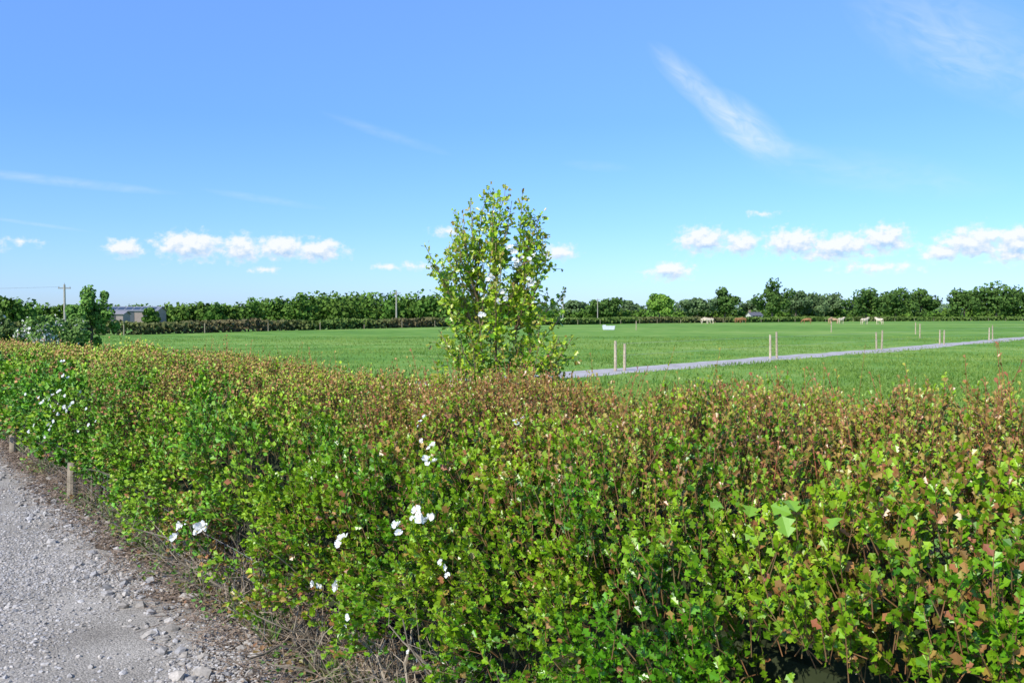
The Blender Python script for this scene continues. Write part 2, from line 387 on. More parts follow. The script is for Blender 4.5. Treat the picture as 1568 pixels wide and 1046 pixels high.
# ------------------------------------------------------------------ ground
def grid(name, mat, f, nu, nv):
    acc = Acc(); V = np.array([f(i/nu, j/nv) for i in range(nu+1) for j in range(nv+1)])
    L = [[i*(nv+1)+j, (i+1)*(nv+1)+j, (i+1)*(nv+1)+j+1, i*(nv+1)+j+1] for i in range(nu) for j in range(nv)]
    acc.add(V, np.array(L), [4]*len(L), np.array([.3, .3, .3])); o = acc.obj(name, mat); return o
def field_mat():
    m, nt, out = mat_new('pasture_grass')
    p = nt.nodes.new('ShaderNodeBsdfPrincipled'); p.inputs['Roughness'].default_value = .9; p.inputs['Specular IOR Level'].default_value = .15
    g = nt.nodes.new('ShaderNodeNewGeometry')
    def nz(scale, det, stretch=(1, 1, 1)):
        v = nt.nodes.new('ShaderNodeVectorMath'); v.operation = 'MULTIPLY'; v.inputs[1].default_value = stretch; nt.links.new(g.outputs['Position'], v.inputs[0])
        n = nt.nodes.new('ShaderNodeTexNoise'); n.inputs['Scale'].default_value = scale; n.inputs['Detail'].default_value = det; n.inputs['Roughness'].default_value = .62
        nt.links.new(v.outputs[0], n.inputs['Vector']); return n.outputs['Fac']
    a, b = nz(.35, 12), nz(.03, 5, (.35, 1, 1))
    ad = nt.nodes.new('ShaderNodeMath'); ad.operation = 'MULTIPLY_ADD'; ad.inputs[1].default_value = 1.2; nt.links.new(b, ad.inputs[0])
    sb = nt.nodes.new('ShaderNodeMath'); sb.operation = 'SUBTRACT'; sb.inputs[1].default_value = .60; nt.links.new(a, sb.inputs[0]); nt.links.new(sb.outputs[0], ad.inputs[2])
    cr = nt.nodes.new('ShaderNodeValToRGB'); cr.color_ramp.elements.new(.5)
    for e, (q, c) in zip(cr.color_ramp.elements, [(.26, (.080, .185, .022)), (.48, (.150, .295, .038)), (.70, (.27, .38, .080))]): e.position = q; e.color = (*c, 1)
    nt.links.new(ad.outputs[0], cr.inputs[0]); nt.links.new(cr.outputs[0], p.inputs['Base Color'])
    bp = nt.nodes.new('ShaderNodeBump'); bp.inputs['Strength'].default_value = .7; bp.inputs['Distance'].default_value = .07; nt.links.new(nz(9, 6), bp.inputs['Height']); nt.links.new(bp.outputs[0], p.inputs['Normal'])
    nt.links.new(p.outputs[0], out.inputs[0]); return m
grid('field_ground', field_mat(), lambda a, b: ((a-.5)*6000, (b-.5)*6000, 0.0), 40, 40)
def gravel_mat():
    m, nt, out = mat_new('gravel')
    p = nt.nodes.new('ShaderNodeBsdfPrincipled'); p.inputs['Roughness'].default_value = .9; p.inputs['Specular IOR Level'].default_value = .2
    g = nt.nodes.new('ShaderNodeNewGeometry')
    v = nt.nodes.new('ShaderNodeTexVoronoi'); v.inputs['Scale'].default_value = 100
    nz = nt.nodes.new('ShaderNodeTexNoise'); nz.inputs['Scale'].default_value = 1.6; nz.inputs['Detail'].default_value = 9
    for q in (v, nz): nt.links.new(g.outputs['Position'], q.inputs['Vector'])
    cr = nt.nodes.new('ShaderNodeValToRGB'); cr.color_ramp.elements[0].color = (.30, .265, .215, 1); cr.color_ramp.elements[1].color = (.51, .46, .385, 1)
    cr.color_ramp.elements[0].position = .3; cr.color_ramp.elements[1].position = .65
    nt.links.new(nz.outputs['Fac'], cr.inputs[0])
    mx = nt.nodes.new('ShaderNodeMix'); mx.data_type = 'RGBA'; mx.blend_type = 'MULTIPLY'; mx.inputs[0].default_value = .45
    hs = nt.nodes.new('ShaderNodeSeparateColor'); nt.links.new(v.outputs['Color'], hs.inputs[0])
    cc = nt.nodes.new('ShaderNodeCombineColor')
    for i in range(3): nt.links.new(hs.outputs[0], cc.inputs[i])
    nt.links.new(cr.outputs[0], mx.inputs[6]); nt.links.new(cc.outputs[0], mx.inputs[7]); nt.links.new(mx.outputs[2], p.inputs['Base Color'])
    b = nt.nodes.new('ShaderNodeBump'); b.inputs['Strength'].default_value = .7; b.inputs['Distance'].default_value = .006; b.invert = True
    nt.links.new(v.outputs['Distance'], b.inputs['Height']); nt.links.new(b.outputs[0], p.inputs['Normal']); nt.links.new(p.outputs[0], out.inputs[0])
    return m
M_SOIL = mat_noise('hedge_soil', [(.3, (.09, .065, .045)), (.6, (.20, .15, .105)), (.75, (.30, .25, .19))], 9, .95, .8, 40, .02)
def f_soil(a, b):
    s = -8+a*60; t = 1.25+b*3.4+.25*(float(vnoise(np.array([[s, b*9, 0]]), .8, 2)[0])-.5)
    q = st(s, t, .004); return tuple(q)
grid('soil_verge', M_SOIL, f_soil, 160, 6)
def f_gr(a, b):
    s = -20+a*90; e = 1.54+.34*(float(vnoise(np.array([[s, 0, 0]]), 1.4, 2)[0])-.5)+.2*(float(vnoise(np.array([[s, 5, 0]]), 5, 2)[0])-.5)
    t = -3.2+b*(e+3.2); return tuple(st(s, t, .009))
grid('gravel_track', gravel_mat(), f_gr, 600, 8)
phi = (1+5**.5)/2
ICO = nrm(np.array([[-1, phi, 0], [1, phi, 0], [-1, -phi, 0], [1, -phi, 0], [0, -1, phi], [0, 1, phi], [0, -1, -phi], [0, 1, -phi], [phi, 0, -1], [phi, 0, 1], [-phi, 0, -1], [-phi, 0, 1]], float))
IF = np.array([[0, 11, 5], [0, 5, 1], [0, 1, 7], [0, 7, 10], [0, 10, 11], [1, 5, 9], [5, 11, 4], [11, 10, 2], [10, 7, 6], [7, 1, 8], [3, 9, 4], [3, 4, 2], [3, 2, 6], [3, 6, 8], [3, 8, 9], [4, 9, 5], [2, 4, 11], [6, 2, 10], [8, 6, 7], [9, 8, 1]])
def stones(acc, P, r, col):
    n = len(P); V = ICO[None]*(1+R.uniform(-.28, .28, (n, 12, 1)))
    V = V*np.stack([R.uniform(.8, 1.35, n), R.uniform(.7, 1.1, n), R.uniform(.45, .8, n)], -1)[:, None, :]
    a = R.uniform(0, 6.28, n); c, s = np.cos(a), np.sin(a); tl = R.normal(0, .3, n); ct, sn = np.cos(tl), np.sin(tl)
    x, y, z = V[..., 0], V[..., 1], V[..., 2]
    y, z = y*ct[:, None]-z*sn[:, None], y*sn[:, None]+z*ct[:, None]
    x, y = x*c[:, None]-y*s[:, None], x*s[:, None]+y*c[:, None]
    V = np.stack([x, y, z], -1)*r[:, None, None]+P[:, None, :]
    acc.add(V.reshape(-1, 3), (IF.ravel()[None]+(np.arange(n)*12)[:, None]).ravel(), np.full(n*20, 3), np.repeat(col, 12, axis=0))
acc = Acc()
def st_batch(n, s0, s1, t0, t1, r0, r1, bright=(.23, .52), warm=.8, cl=0):
    s = R.uniform(s0, s1, n); t = R.uniform(t0, t1, n); r = r0+(r1-r0)*R.rand(n)**2.5
    P = st(s, t, 0)
    if cl:
        k = R.rand(n) < np.clip((vnoise(P, 1.5, 77)-.18)*2.2*np.clip((t-.2)/.9+.22, .05, 1), 0, 1); P, r = P[k], r[k]; n = len(P)
    P[:, 2] = .008+r*.2
    b = R.uniform(*bright, n)[:, None]; w = R.rand(n)[:, None]*warm
    stones(acc, P, r, b*(np.array([1.0, .95, .89])*(1-w)+np.array([1.05, .92, .74])*w))
st_batch(90000, 3.8, 9, .2, 1.78, .003, .012, cl=1)
st_batch(24000, 9, 20, .2, 1.78, .005, .015, cl=1)
st_batch(450, 3.8, 9, .5, 1.85, .010, .022, (.30, .55))
st_batch(420, 3.8, 12, 1.25, 1.85, .018, .045, (.26, .46), .9)
st_batch(8000, -2, 5, -1.5, 1.7, .004, .013)
acc.obj('gravel_stones', M_STONE)
acc = Acc(); n = 9000
s = R.uniform(3, 16, n); t = 1.72+R.normal(0, .12, n); P = st(s, t, R.uniform(.012, .04, n))
scatter(acc, SIMP, P, R.normal(0, 1, (n, 3))*np.array([1, 1, .3]), np.array([0, 0, 1.])+R.normal(0, .45, (n, 3)), R.uniform(.010, .03, n),
        mix(np.tile([.20, .14, .09], (n, 1)), np.array([.38, .29, .21]), R.rand(n))*R.uniform(.6, 1.2, (n, 1)))
n = 3200; s = R.uniform(3, 14, n); P = st(s, 1.66+R.normal(0, .12, n), R.uniform(.01, .04, n)); d = R.normal(0, 1, (n, 3))*np.array([1, 1, .25])
rods(acc, P, P+nrm(d)*R.uniform(.04, .18, n)[:, None], .0022, .001, np.array([.30, .22, .16])*R.uniform(.5, 1.3, (n, 1)))
acc.obj('leaf_litter', M_TWIG)
acc = Acc(); n = 4500
s = R.uniform(1, 18, n); t = 1.84+np.abs(R.normal(0, .10, n))-.06; P = st(s, t, 0); k = vnoise(P, 2.2, 5) > .5; P = P[k]; n = len(P)
scatter(acc, BLADE, P, np.array([0, 0, 1.])+R.normal(0, .5, (n, 3)), R.normal(0, 1, (n, 3)), R.uniform(.04, .17, n),
        mix(np.tile([.12, .26, .03], (n, 1)), np.array([.42, .37, .20]), R.rand(n)**1.3), .045)
acc.obj('verge_grass', M_GRASS)
acc = Acc(); n = 2600; s = R.uniform(2, 16, n); P = st(s, 1.72+R.normal(0, .07, n), R.uniform(.01, .10, n)); k = vnoise(P*np.array([1, 1, 0]), 1.7, 15) > .5; P = P[k]; n = len(P)
scatter(acc, SIMP, P, R.normal(0, 1, (n, 3))*np.array([1, 1, .4]), np.array([0, 0, 1.])+R.normal(0, .4, (n, 3)), R.uniform(.015, .045, n), mix(np.tile([.09, .24, .03], (n, 1)), np.array([.26, .12, .06]), R.rand(n)**2))
acc.obj('verge_weeds', M_LEAF2)

fen = empty('hedge_fence'); acc = Acc()
for s in (9.2, 12.8, 16.4, 20, 24, 28):
    p = st(s, 1.72, 0.0); rods(acc, p[None]-[0, 0, .05], (p+np.array([.01, .01, .36]))[None], .05, .047, np.array([.32, .26, .18]), 12)
acc.obj('posts', M_WOOD, fen)
acc = Acc()
for z in (.06, .18, .3, .42):
    s = np.arange(4.5, 31, .5); a = st(s, 1.76+.015*np.sin(s*3), z); rods(acc, a[:-1], a[1:], .001, .001, np.array([.25, .26, .26]), 4)
s = np.arange(4.5, 20, .15); rods(acc, st(s, 1.76, .03), st(s, 1.76, .42), .001, .001, np.array([.25, .26, .26]), 4)
acc.obj('netting', M_TWIG, fen)

# ------------------------------------------------------------------ field details
acc = Acc(); n = 150000
y = 15+ (R.rand(n)**1.6)*60; x = R.uniform(-.62, .66, n)*y; P = np.stack([x, y, 0*x], -1)
cd = np.array([.66, .752]); rel = P[:, :2]-np.array([2.8, 27.6]); across = rel[:, 0]*cd[1]-rel[:, 1]*cd[0]
k = (np.abs(across) > .85) & ((P[:, 0]*N[0]+P[:, 1]*N[1]) > 5) & (R.rand(n) < .10+1.5*vnoise(P, .5, 61)*vnoise(P, .16, 64)*1.7); P = P[k]; n = len(P)
c = mix(np.tile([.085, .20, .018], (n, 1)), np.array([.30, .41, .08]), vnoise(P, .25, 62)*.8+R.rand(n)*.45-.05)
scatter(acc, BLADE, P, np.array([0, 0, 1.])+R.normal(0, .45, (n, 3)), R.normal(0, 1, (n, 3)), R.uniform(.04, .14, n), c, R.uniform(.18, .4, n))
acc.obj('pasture_tufts', M_GRASS)
M_PATH = mat_noise('cow_track_stone', [(.3, (.34, .31, .28)), (.6, (.48, .45, .42)), (.8, (.58, .55, .52))], 2.0, .95, .5, 20, .03)
def f_tr(a, b):
    d = -14+a*110; w = .92+.5*(float(vnoise(np.array([[d, b*7, 0]]), .9, 9)[0])-.5)
    o = (b-.5)*2*w; wig = .5*math.sin(d*.05)+.15*math.sin(d*.31)
    return (2.8+cd[0]*d+cd[1]*(o+wig), 27.6+cd[1]*d-cd[0]*(o+wig), .006)
grid('stone_cow_track', M_PATH, f_tr, 220, 2)
ff = empty('field_fence'); acc = Acc(); wr = Acc()
prev = None
for yy in [28.5, 36.9, 46.3, 54.6, 63.5, 73, 83, 93]:
    xx = 2.8+.877*(yy-27.6)-.15
    for o in (-.15, .15):
        base = np.array([xx+o, yy-.3+o*.3, -.1]); top = base+np.array([R.normal(0, .03), R.normal(0, .03), 1.08+R.uniform(-.12, .12)])
        rods(acc, base[None], top[None], .05, .042, np.array([.45, .37, .25])*R.uniform(.85, 1.15), 8)
    c0 = np.array([xx, yy-.3, 0])
    if prev is not None:
        for z in (.5, .88): rods(wr, (prev+[0, 0, z])[None], (c0+[0, 0, z])[None], .0025, .0025, np.array([.4, .4, .4]), 4)
    prev = c0
for yy, px in [(70, .46), (95, .36), (85, .455), (110, .14)]:
    rods(acc, np.array([[px*yy, yy, -.1]]), np.array([[px*yy, yy, 1.15]]), .05, .05, np.array([.45, .36, .24]), 8)
acc.obj('posts', M_WOOD, ff); wr.obj('wires', M_TWIG, ff)

BL = np.array([[-75, 62], [-36, 82], [-29, 104], [-9, 150], [34, 215], [110, 290], [230, 350], [330, 370]], float)
def poly_sample(n):
    seg = np.diff(BL, axis=0); l = np.linalg.norm(seg, axis=1); w = l/l.sum()
    i = R.choice(len(seg), n, p=w); f = R.rand(n)[:, None]; return BL[i]+seg[i]*f
acc = Acc(); n = 60000; q = poly_sample(n); hh = .95+.4*vnoise(np.c_[q, 0*q[:, 0]], .08, 3)+.3*vnoise(np.c_[q, 0*q[:, 0]], .5, 4)
z = hh*R.rand(n)**.7; P = np.c_[q+R.normal(0, .45, (n, 2)), z]
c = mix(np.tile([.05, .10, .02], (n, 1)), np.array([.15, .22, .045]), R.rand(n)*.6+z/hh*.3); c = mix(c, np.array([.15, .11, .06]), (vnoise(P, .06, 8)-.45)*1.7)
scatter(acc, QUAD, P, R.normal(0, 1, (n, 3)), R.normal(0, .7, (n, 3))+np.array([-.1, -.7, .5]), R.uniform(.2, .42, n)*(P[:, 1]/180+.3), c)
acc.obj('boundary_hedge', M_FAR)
acc = Acc()
for i in range(len(BL)-2):
    l = np.linalg.norm(BL[i+1]-BL[i]); m = int(l/9)
    for k in range(m):
        b = BL[i]+(BL[i+1]-BL[i])*k/m+np.array([.9, -1.8]); rods(acc, np.array([[b[0], b[1], -.1]]), np.array([[b[0], b[1], 1.0]]), .05, .045, np.array([.36, .30, .2]), 6)
acc.obj('boundary_fence', M_WOOD)

# ------------------------------------------------------------------ distant trees
def crown(acc, cx, cy, h, w, z0, n, ls, c1, c2, ncl=14, blossom=0, cr0=.22, cr1=.42):
    cl = nrm(R.normal(0, 1, (ncl, 3)))*R.uniform(.25, .85, ncl)[:, None]; cl[0] = 0
    cr_ = R.uniform(cr0, cr1, ncl)
    i = R.randint(0, ncl, n); d = nrm(R.normal(0, 1, (n, 3))); rr = R.rand(n)**.35
    q = cl[i]+d*(rr*cr_[i])[:, None]
    zc, zh = (z0+h)/2, (h-z0)/2
    mxz = np.abs(q[:, 2]).max(); q = q/max(mxz, .8)
    P = np.stack([cx+q[:, 0]*w/2, cy+q[:, 1]*w/2, zc+q[:, 2]*zh], -1)
    tone = R.uniform(-.15, .15, ncl)[i]
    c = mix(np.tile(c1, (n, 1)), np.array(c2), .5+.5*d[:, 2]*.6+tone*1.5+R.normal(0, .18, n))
    if blossom:
        b = R.rand(n) < blossom*np.clip(vnoise(P, 2.5, 3)*2-.5, 0, 1.3); c[b] = [.62, .62, .55]
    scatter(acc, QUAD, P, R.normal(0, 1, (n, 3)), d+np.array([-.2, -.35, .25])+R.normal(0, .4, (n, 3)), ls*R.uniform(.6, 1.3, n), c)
    return cl, zc, zh
def tree(name, az, dist, h, w, z0f, n=1600, ls=.45, c1=(.03, .065, .018), c2=(.10, .17, .035), blossom=0, ncl=None, cr0=.22, cr1=.42):
    x, y = az*dist, dist; a = Acc(); b = Acc()
    cl, zc, zh = crown(a, x, y, h, w, h*z0f, n, ls, c1, c2, ncl or R.randint(18, 28), blossom=blossom, cr0=cr0, cr1=cr1)
    r = h*.028; top = np.array([x+R.normal(0, .02*h), y, h*max(z0f, .25)+.1*h]); bc = np.array([.12, .10, .08])
    rods(b, np.array([[x, y, -.1]]), top[None], r, r*.7, bc, 8)
    for c in cl[:12]:
        e = np.array([x+c[0]*w/2, y+c[1]*w/2, zc+c[2]*zh]); m = (top+e)/2+np.array([0, 0, -.03*h])
        rods(b, top[None], m[None], r*.55, r*.35, bc, 5); rods(b, m[None], e[None], r*.35, r*.1, bc, 5)
    e = empty(name); a.obj('crown', M_FAR, e); b.obj('trunk_and_limbs', M_TWIG, e)
wood = Acc()
def row(a0, a1, d0, d1, h0, h1, step, c1, c2, n=420, ls=.8, wf=1.2):
    a = a0
    while a < a1:
        f = (a-a0)/(a1-a0); d = R.uniform(d0, d1); h = (h0+(h1-h0)*f)*R.uniform(.92, 1.05); w = h*R.uniform(.8, 1.2)*wf
        crown(wood, a*d, d, h, w, -h*.35, n, ls, np.array(c1)*R.uniform(.85, 1.15), np.array(c2)*R.uniform(.85, 1.15)*np.array([R.uniform(.9, 1.15), 1, 1]), 16, cr0=.35, cr1=.5)
        a += step
G1, G2 = (.040, .09, .014), (.120, .220, .032)
row(-.40, -.29, 250, 290, 5.8, 5.8, .006, G1, G2)
row(-.29, -.22, 270, 330, 8.0, 9.8, .006, G1, G2, 520)
row(-.22, .02, 290, 350, 10.1, 9.9, .005, G1, G2, 560)
row(-.62, -.545, 210, 240, 7.4, 7.2, .008, G1, G2)
row(-.70, -.41, 330, 380, 6.6, 6.6, .008, G1, G2)
B1, B2 = (.065, .11, .065), (.13, .20, .10)  # bluish greens: distance haze put into the leaf colour of the farthest row
row(.02, .64, 520, 600, 10, 12, .008, B1, B2, 300, 1.4)
row(.03, .62, 400, 430, 5.0, 5.4, .006, G1, G2, 190, .9)
wood.obj('distant_woodland', M_FAR)
for name, px, top, wpx, dist, cc in [('oak_tree', 925, 452, 50, 400, 0), ('oak_tree', 1010, 450, 56, 380, 2), ('ash_tree', 965, 459, 30, 420, 1), ('oak_tree', 1068, 451, 52, 400, 1), ('ash_tree', 1110, 440, 46, 400, 0),
        ('oak_tree', 1182, 426, 58, 380, 0), ('ash_tree', 1218, 438, 50, 395, 1), ('ash_tree', 1245, 448, 34, 400, 1), ('ash_tree', 1274, 445, 36, 410, 1), ('oak_tree', 1326, 441, 58, 390, 0), ('oak_tree', 1372, 440, 64, 380, 0), ('oak_tree', 1410, 441, 60, 385, 0),
        ('oak_tree', 1476, 438, 50, 375, 0), ('oak_tree', 1525, 430, 72, 370, 0), ('oak_tree', 1574, 433, 56, 370, 0), ('oak_tree', 1620, 440, 50, 370, 0), ('oak_tree', 1150, 458, 36, 430, 1), ('oak_tree', 885, 460, 46, 430, 1)]:
    az = (px-784)/1358; h = 1.75+(484-top)/1358*dist; w = wpx/1358*dist*1.15
    cs = [((.030, .07, .016), (.105, .185, .036)), ((.06, .10, .045), (.145, .22, .08)), ((.07, .15, .02), (.19, .33, .045))][cc]
    tree(name, az, dist, h, w, .08, 2600, .8, *cs, cr0=.26, cr1=.42)
tree('hawthorn_tree', -.474, 44, 3.25, 2.6, .05, 6500, .11, (.06, .14, .025), (.18, .33, .06), ncl=40, cr0=.12, cr1=.25)
tree('flowering_hawthorn_bush', -.530, 34, 1.95, 2.2, -.2, 5000, .08, (.06, .13, .03), (.18, .30, .06), .5, ncl=30, cr0=.16, cr1=.34)
tree('hawthorn_bush', -.572, 36, 1.95, 1.5, -.2, 3500, .09, (.06, .11, .03), (.16, .23, .06), .1, ncl=24, cr0=.18, cr1=.32)
tree('hawthorn_bush', -.50, 40, 1.7, 2.0, -.2, 3500, .09, (.06, .13, .03), (.17, .27, .06), .1, ncl=24, cr0=.18, cr1=.32)

def gable(name, cx, cy, w, d, eave, ridge, wall, roof, rot=0, extras=None):
    e = empty(name); a = Acc(); x, y = w/2, d/2
    v = [[-x, -y, 0], [x, -y, 0], [x, y, 0], [-x, y, 0], [-x, -y, eave], [x, -y, eave], [x, y, eave], [-x, y, eave], [-x, 0, ridge-.12], [x, 0, ridge-.12]]
    a.add(v, [0, 1, 5, 4, 2, 3, 7, 6], [4, 4], np.array(wall)); a.add(v, [1, 2, 6, 9, 5, 3, 0, 4, 8, 7], [5, 5], np.array(wall))
    o = a.obj('walls', M_PAINT, e)
    a = Acc(); ox = x+.3; oy = y+.3; sl = (ridge-eave)/y; ez = eave-.3*sl
    for sg in (-1, 1):
        v = [[-ox, sg*oy, ez], [ox, sg*oy, ez], [ox, 0, ridge], [-ox, 0, ridge], [-ox, sg*oy, ez+.1], [ox, sg*oy, ez+.1], [ox, 0, ridge+.1], [-ox, 0, ridge+.1]]
        a.add(v, [0, 1, 2, 3, 4, 5, 6, 7, 0, 1, 5, 4, 1, 2, 6, 5, 3, 0, 4, 7], [4]*5, np.array(roof))
    a.obj('roof', M_PAINT, e)
    if extras: extras(e, x, y, eave, ridge, sl)
    e.location = (cx, cy, 0); e.rotation_euler[2] = rot
def barn_x(e, x, y, eave, ridge, sl):
    a = Acc()
    for k in range(7):
        xx = -x+1.6+k*(2*x-3.2)/6; y0, y1 = -y*.8, -y*.25
        z0 = ridge+.12-sl*abs(y0)+.03; z1 = ridge+.12-sl*abs(y1)+.03
        a.add([[xx-.8, y0, z0], [xx+.8, y0, z0], [xx+.8, y1, z1], [xx-.8, y1, z1]], [0, 1, 2, 3], [4], np.array([.05, .08, .12]))
    a.obj('roof_panels', M_PAINT, e)
    a = Acc(); box(a, (0, -y-.03, 1.5), (3.6, .06, 3.0), np.array([.09, .10, .11])); box(a, (-4.6, -y-.03, 2.0), (1.2, .06, .9), np.array([.06, .07, .08])); box(a, (4.6, -y-.03, 2.0), (1.2, .06, .9), np.array([.06, .07, .08])); a.obj('doors_and_windows', M_PAINT, e)
gable('farm_barn', -.428*235, 235, 15, 9, 3.1, 4.2, (.33, .25, .21), (.22, .23, .24), .12, barn_x)
gable('farm_shed', -.447*205, 205, 5, 5, 2.2, 2.8, (.34, .27, .23), (.28, .26, .25), .1, lambda e, x, y, ev, r, sl: (lambda a: (box(a, (0, -y-.03, 1.0), (1.8, .06, 2.0), np.array([.08, .08, .08])), a.obj('door', M_PAINT, e)))(Acc()))
# trees partly screening the barn
tree('hawthorn_bush', -.408, 200, 3.6, 5.0, -.1, 1500, .4, G1, G2, ncl=18)
def house_x(e, x, y, eave, ridge, sl):
    a = Acc()
    for xx in (-x*.55, x*.55): box(a, (xx, -y-.02, 1.4), (1.0, .05, 1.1), np.array([.04, .05, .06]))
    box(a, (0, -y-.02, 1.05), (.95, .05, 2.1), np.array([.08, .05, .04])); a.obj('windows_and_door', M_PAINT, e)
    a = Acc(); box(a, (-x+.5, 0, ridge+.35), (.6, .8, 1.1), np.array([.3, .2, .16])); a.obj('chimney', M_PAINT, e)
gable('white_farmhouse', .273*365, 365, 5, 5, 2.0, 3.3, (.6, .57, .5), (.12, .12, .13), .2, house_x)

def pole(x, y, h):
    a = Acc(); rods(a, np.array([[0, 0, -.2]]), np.array([[0, 0, h]]), .17, .13, np.array([.40, .36, .30]), 10)
    box(a, (0, 0, h-.5), (1.7, .12, .12), np.array([.24, .21, .17]))
    for xx in (-.75, 0, .75):
        b = np.array([[xx, 0, h-.44+(.44 if xx == 0 else 0)]]); rods(a, b, b+[0, 0, .22], .05, .04, np.array([.4, .4, .38]), 8)
    o = a.obj('utility_pole', M_WOOD); o.location = (x, y, 0); return o
PL = [(-.504*120, 120, 6.0), (-.1303*178, 178, 6.8), (.0574*260, 260, 8.0), (.0965*330, 330, 8.2)]
for x, y, h in PL: pole(x, y, h)
a = Acc()
pp = [(-150, 80, 6.2), PL[0]]
for i in range(len(pp)-1):
    p, q = np.array(pp[i]), np.array(pp[i+1])
    for o in (-.75, .75):
        f = np.linspace(0, 1, 13)[:, None]; pts = p+(q-p)*f; pts[:, 2] += -.3-1.2*(4*f*(1-f))[:, 0]; pts[:, 0] += o
        rods(a, pts[:-1], pts[1:], .007, .007, np.array([.3, .3, .3]), 4)
a.obj('overhead_wires', M_TWIG)

def trough(x, y):
    bm = bmesh.new(); bmesh.ops.create_cube(bm, size=1)
    for v in bm.verts: v.co = Vector((v.co.x*1.6*(1 if v.co.z > 0 else .88), v.co.y*.7*(1 if v.co.z > 0 else .8), (v.co.z+.5)*.55))
    top = max(bm.faces, key=lambda f: f.calc_center_median().z)
    bmesh.ops.inset_region(bm, faces=[top], thickness=.06); bmesh.ops.translate(bm, verts=top.verts, vec=(0, 0, -.3))
    bmesh.ops.bevel(bm, geom=bm.edges[:], offset=.03, segments=2, affect='EDGES')
    r = bmesh.ops.create_cube(bm, size=1)
    for v in r['verts']: v.co = Vector((v.co.x*.35-.55, v.co.y*.62, v.co.z*.1+.58))
    me = bpy.data.meshes.new('water_trough'); bm.to_mesh(me); bm.free()
    at = me.color_attributes.new('Col', 'FLOAT_COLOR', 'POINT'); at.data.foreach_set('color', np.tile([.72, .73, .75, 1], len(me.vertices)).astype(np.float32))
    me.materials.append(M_PAINT); o = bpy.data.objects.new('water_trough', me); o.location = (x, y, 0); COL.objects.link(o)
trough(.109*112, 112)

# ------------------------------------------------------------------ cows
def cow_mesh(graze, col, dark):
    vs = [((-.60, 0, 1.12), .27), ((-.15, 0, 1.03), .33), ((.35, 0, 1.02), .34), ((.70, 0, 1.12), .27)]
    if graze: vs += [((1.0, 0, .92), .16), ((1.22, 0, .55), .13), ((1.38, 0, .28), .10), ((1.46, 0, .12), .075)]
    else: vs += [((1.0, 0, 1.28), .18), ((1.2, 0, 1.42), .14), ((1.42, 0, 1.34), .11), ((1.62, 0, 1.22), .08)]
    ed = [(i, i+1) for i in range(7)]
    def chain(root, pts):
        p = root
        for c, r in pts:
            vs.append((c, r)); ed.append((p, len(vs)-1)); p = len(vs)-1
    for sy in (-1, 1):
        chain(0, [((-.66, sy*.17, .95), .17), ((-.52, sy*.19, .72), .11), ((-.74, sy*.18, .46), .06), ((-.68, sy*.18, .12), .045), ((-.64, sy*.18, .03), .055)])
        chain(3, [((.66, sy*.17, .82), .12), ((.66, sy*.17, .45), .065), ((.64, sy*.17, .12), .045), ((.68, sy*.17, .03), .055)])
        c = vs[5][0]
        chain(5, [((c[0]+.02, sy*.18, c[2]+.08), .035), ((c[0]-.02, sy*.30, c[2]+.05), .03)])
    chain(0, [((-.88, 0, 1.2), .04), ((-.95, 0, .8), .025), ((-.94, 0, .5), .04)])
    chain(1, [((-.38, 0, .68), .12)])
    me = bpy.data.meshes.new('tmp'); me.from_pydata([v[0] for v in vs], ed, []); o = bpy.data.objects.new('tmp', me); COL.objects.link(o)
    m = o.modifiers.new('s', 'SKIN')
    for i, d in enumerate(me.skin_vertices[0].data): d.radius = (vs[i][1],)*2; d.use_root = (i == 0)
    m.branch_smoothing = .4
    ss_ = o.modifiers.new('ss', 'SUBSURF'); ss_.levels = 2; ss_.render_levels = 2
    dg = bpy.context.evaluated_depsgraph_get(); me2 = bpy.data.meshes.new_from_object(o.evaluated_get(dg)); bpy.data.objects.remove(o)
    n = len(me2.vertices); co = np.zeros(n*3, np.float32); me2.vertices.foreach_get('co', co); co = co.reshape(-1, 3)
    c = np.tile(col, (n, 1)).astype(float); c[(co[:, 2] < .1)] = dark; hx = co[:, 0] > (1.40 if graze else 1.55); c[hx] = dark
    at = me2.color_attributes.new('Col', 'FLOAT_COLOR', 'POINT'); at.data.foreach_set('color', np.c_[c, np.ones(n)].astype(np.float32).ravel())
    me2.polygons.foreach_set('use_smooth', np.ones(len(me2.polygons), bool)); me2.materials.clear(); me2.materials.append(M_HIDE); me2.name = 'cow'
    return me2
CREAM, BRN, TAN = (.68, .55, .40), (.32, .16, .07), (.48, .30, .17)
cm = {(g, i): cow_mesh(g, c, d) for g in (0, 1) for i, (c, d) in enumerate([(CREAM, (.3, .22, .18)), (BRN, (.08, .05, .04)), (TAN, (.12, .08, .06))])}
for px, dist, g, i, rot in [(1079, 190, 1, 0, .2), (1087, 193, 0, 0, 3.3), (1130, 215, 0, 1, .1), (1236, 200, 1, 1, 2.9), (1271, 190, 0, 2, 1.0), (1287, 193, 0, 0, .6), (1323, 175, 0, 0, .5), (1347, 178, 0, 0, 1.9), (1277, 200, 1, 2, 0), (1137, 220, 1, 1, 3)]:
    o = bpy.data.objects.new('cow', cm[(g, i)]); COL.objects.link(o); a = (px-784)/1358; o.location = (a*dist, dist, 0); o.rotation_euler[2] = rot

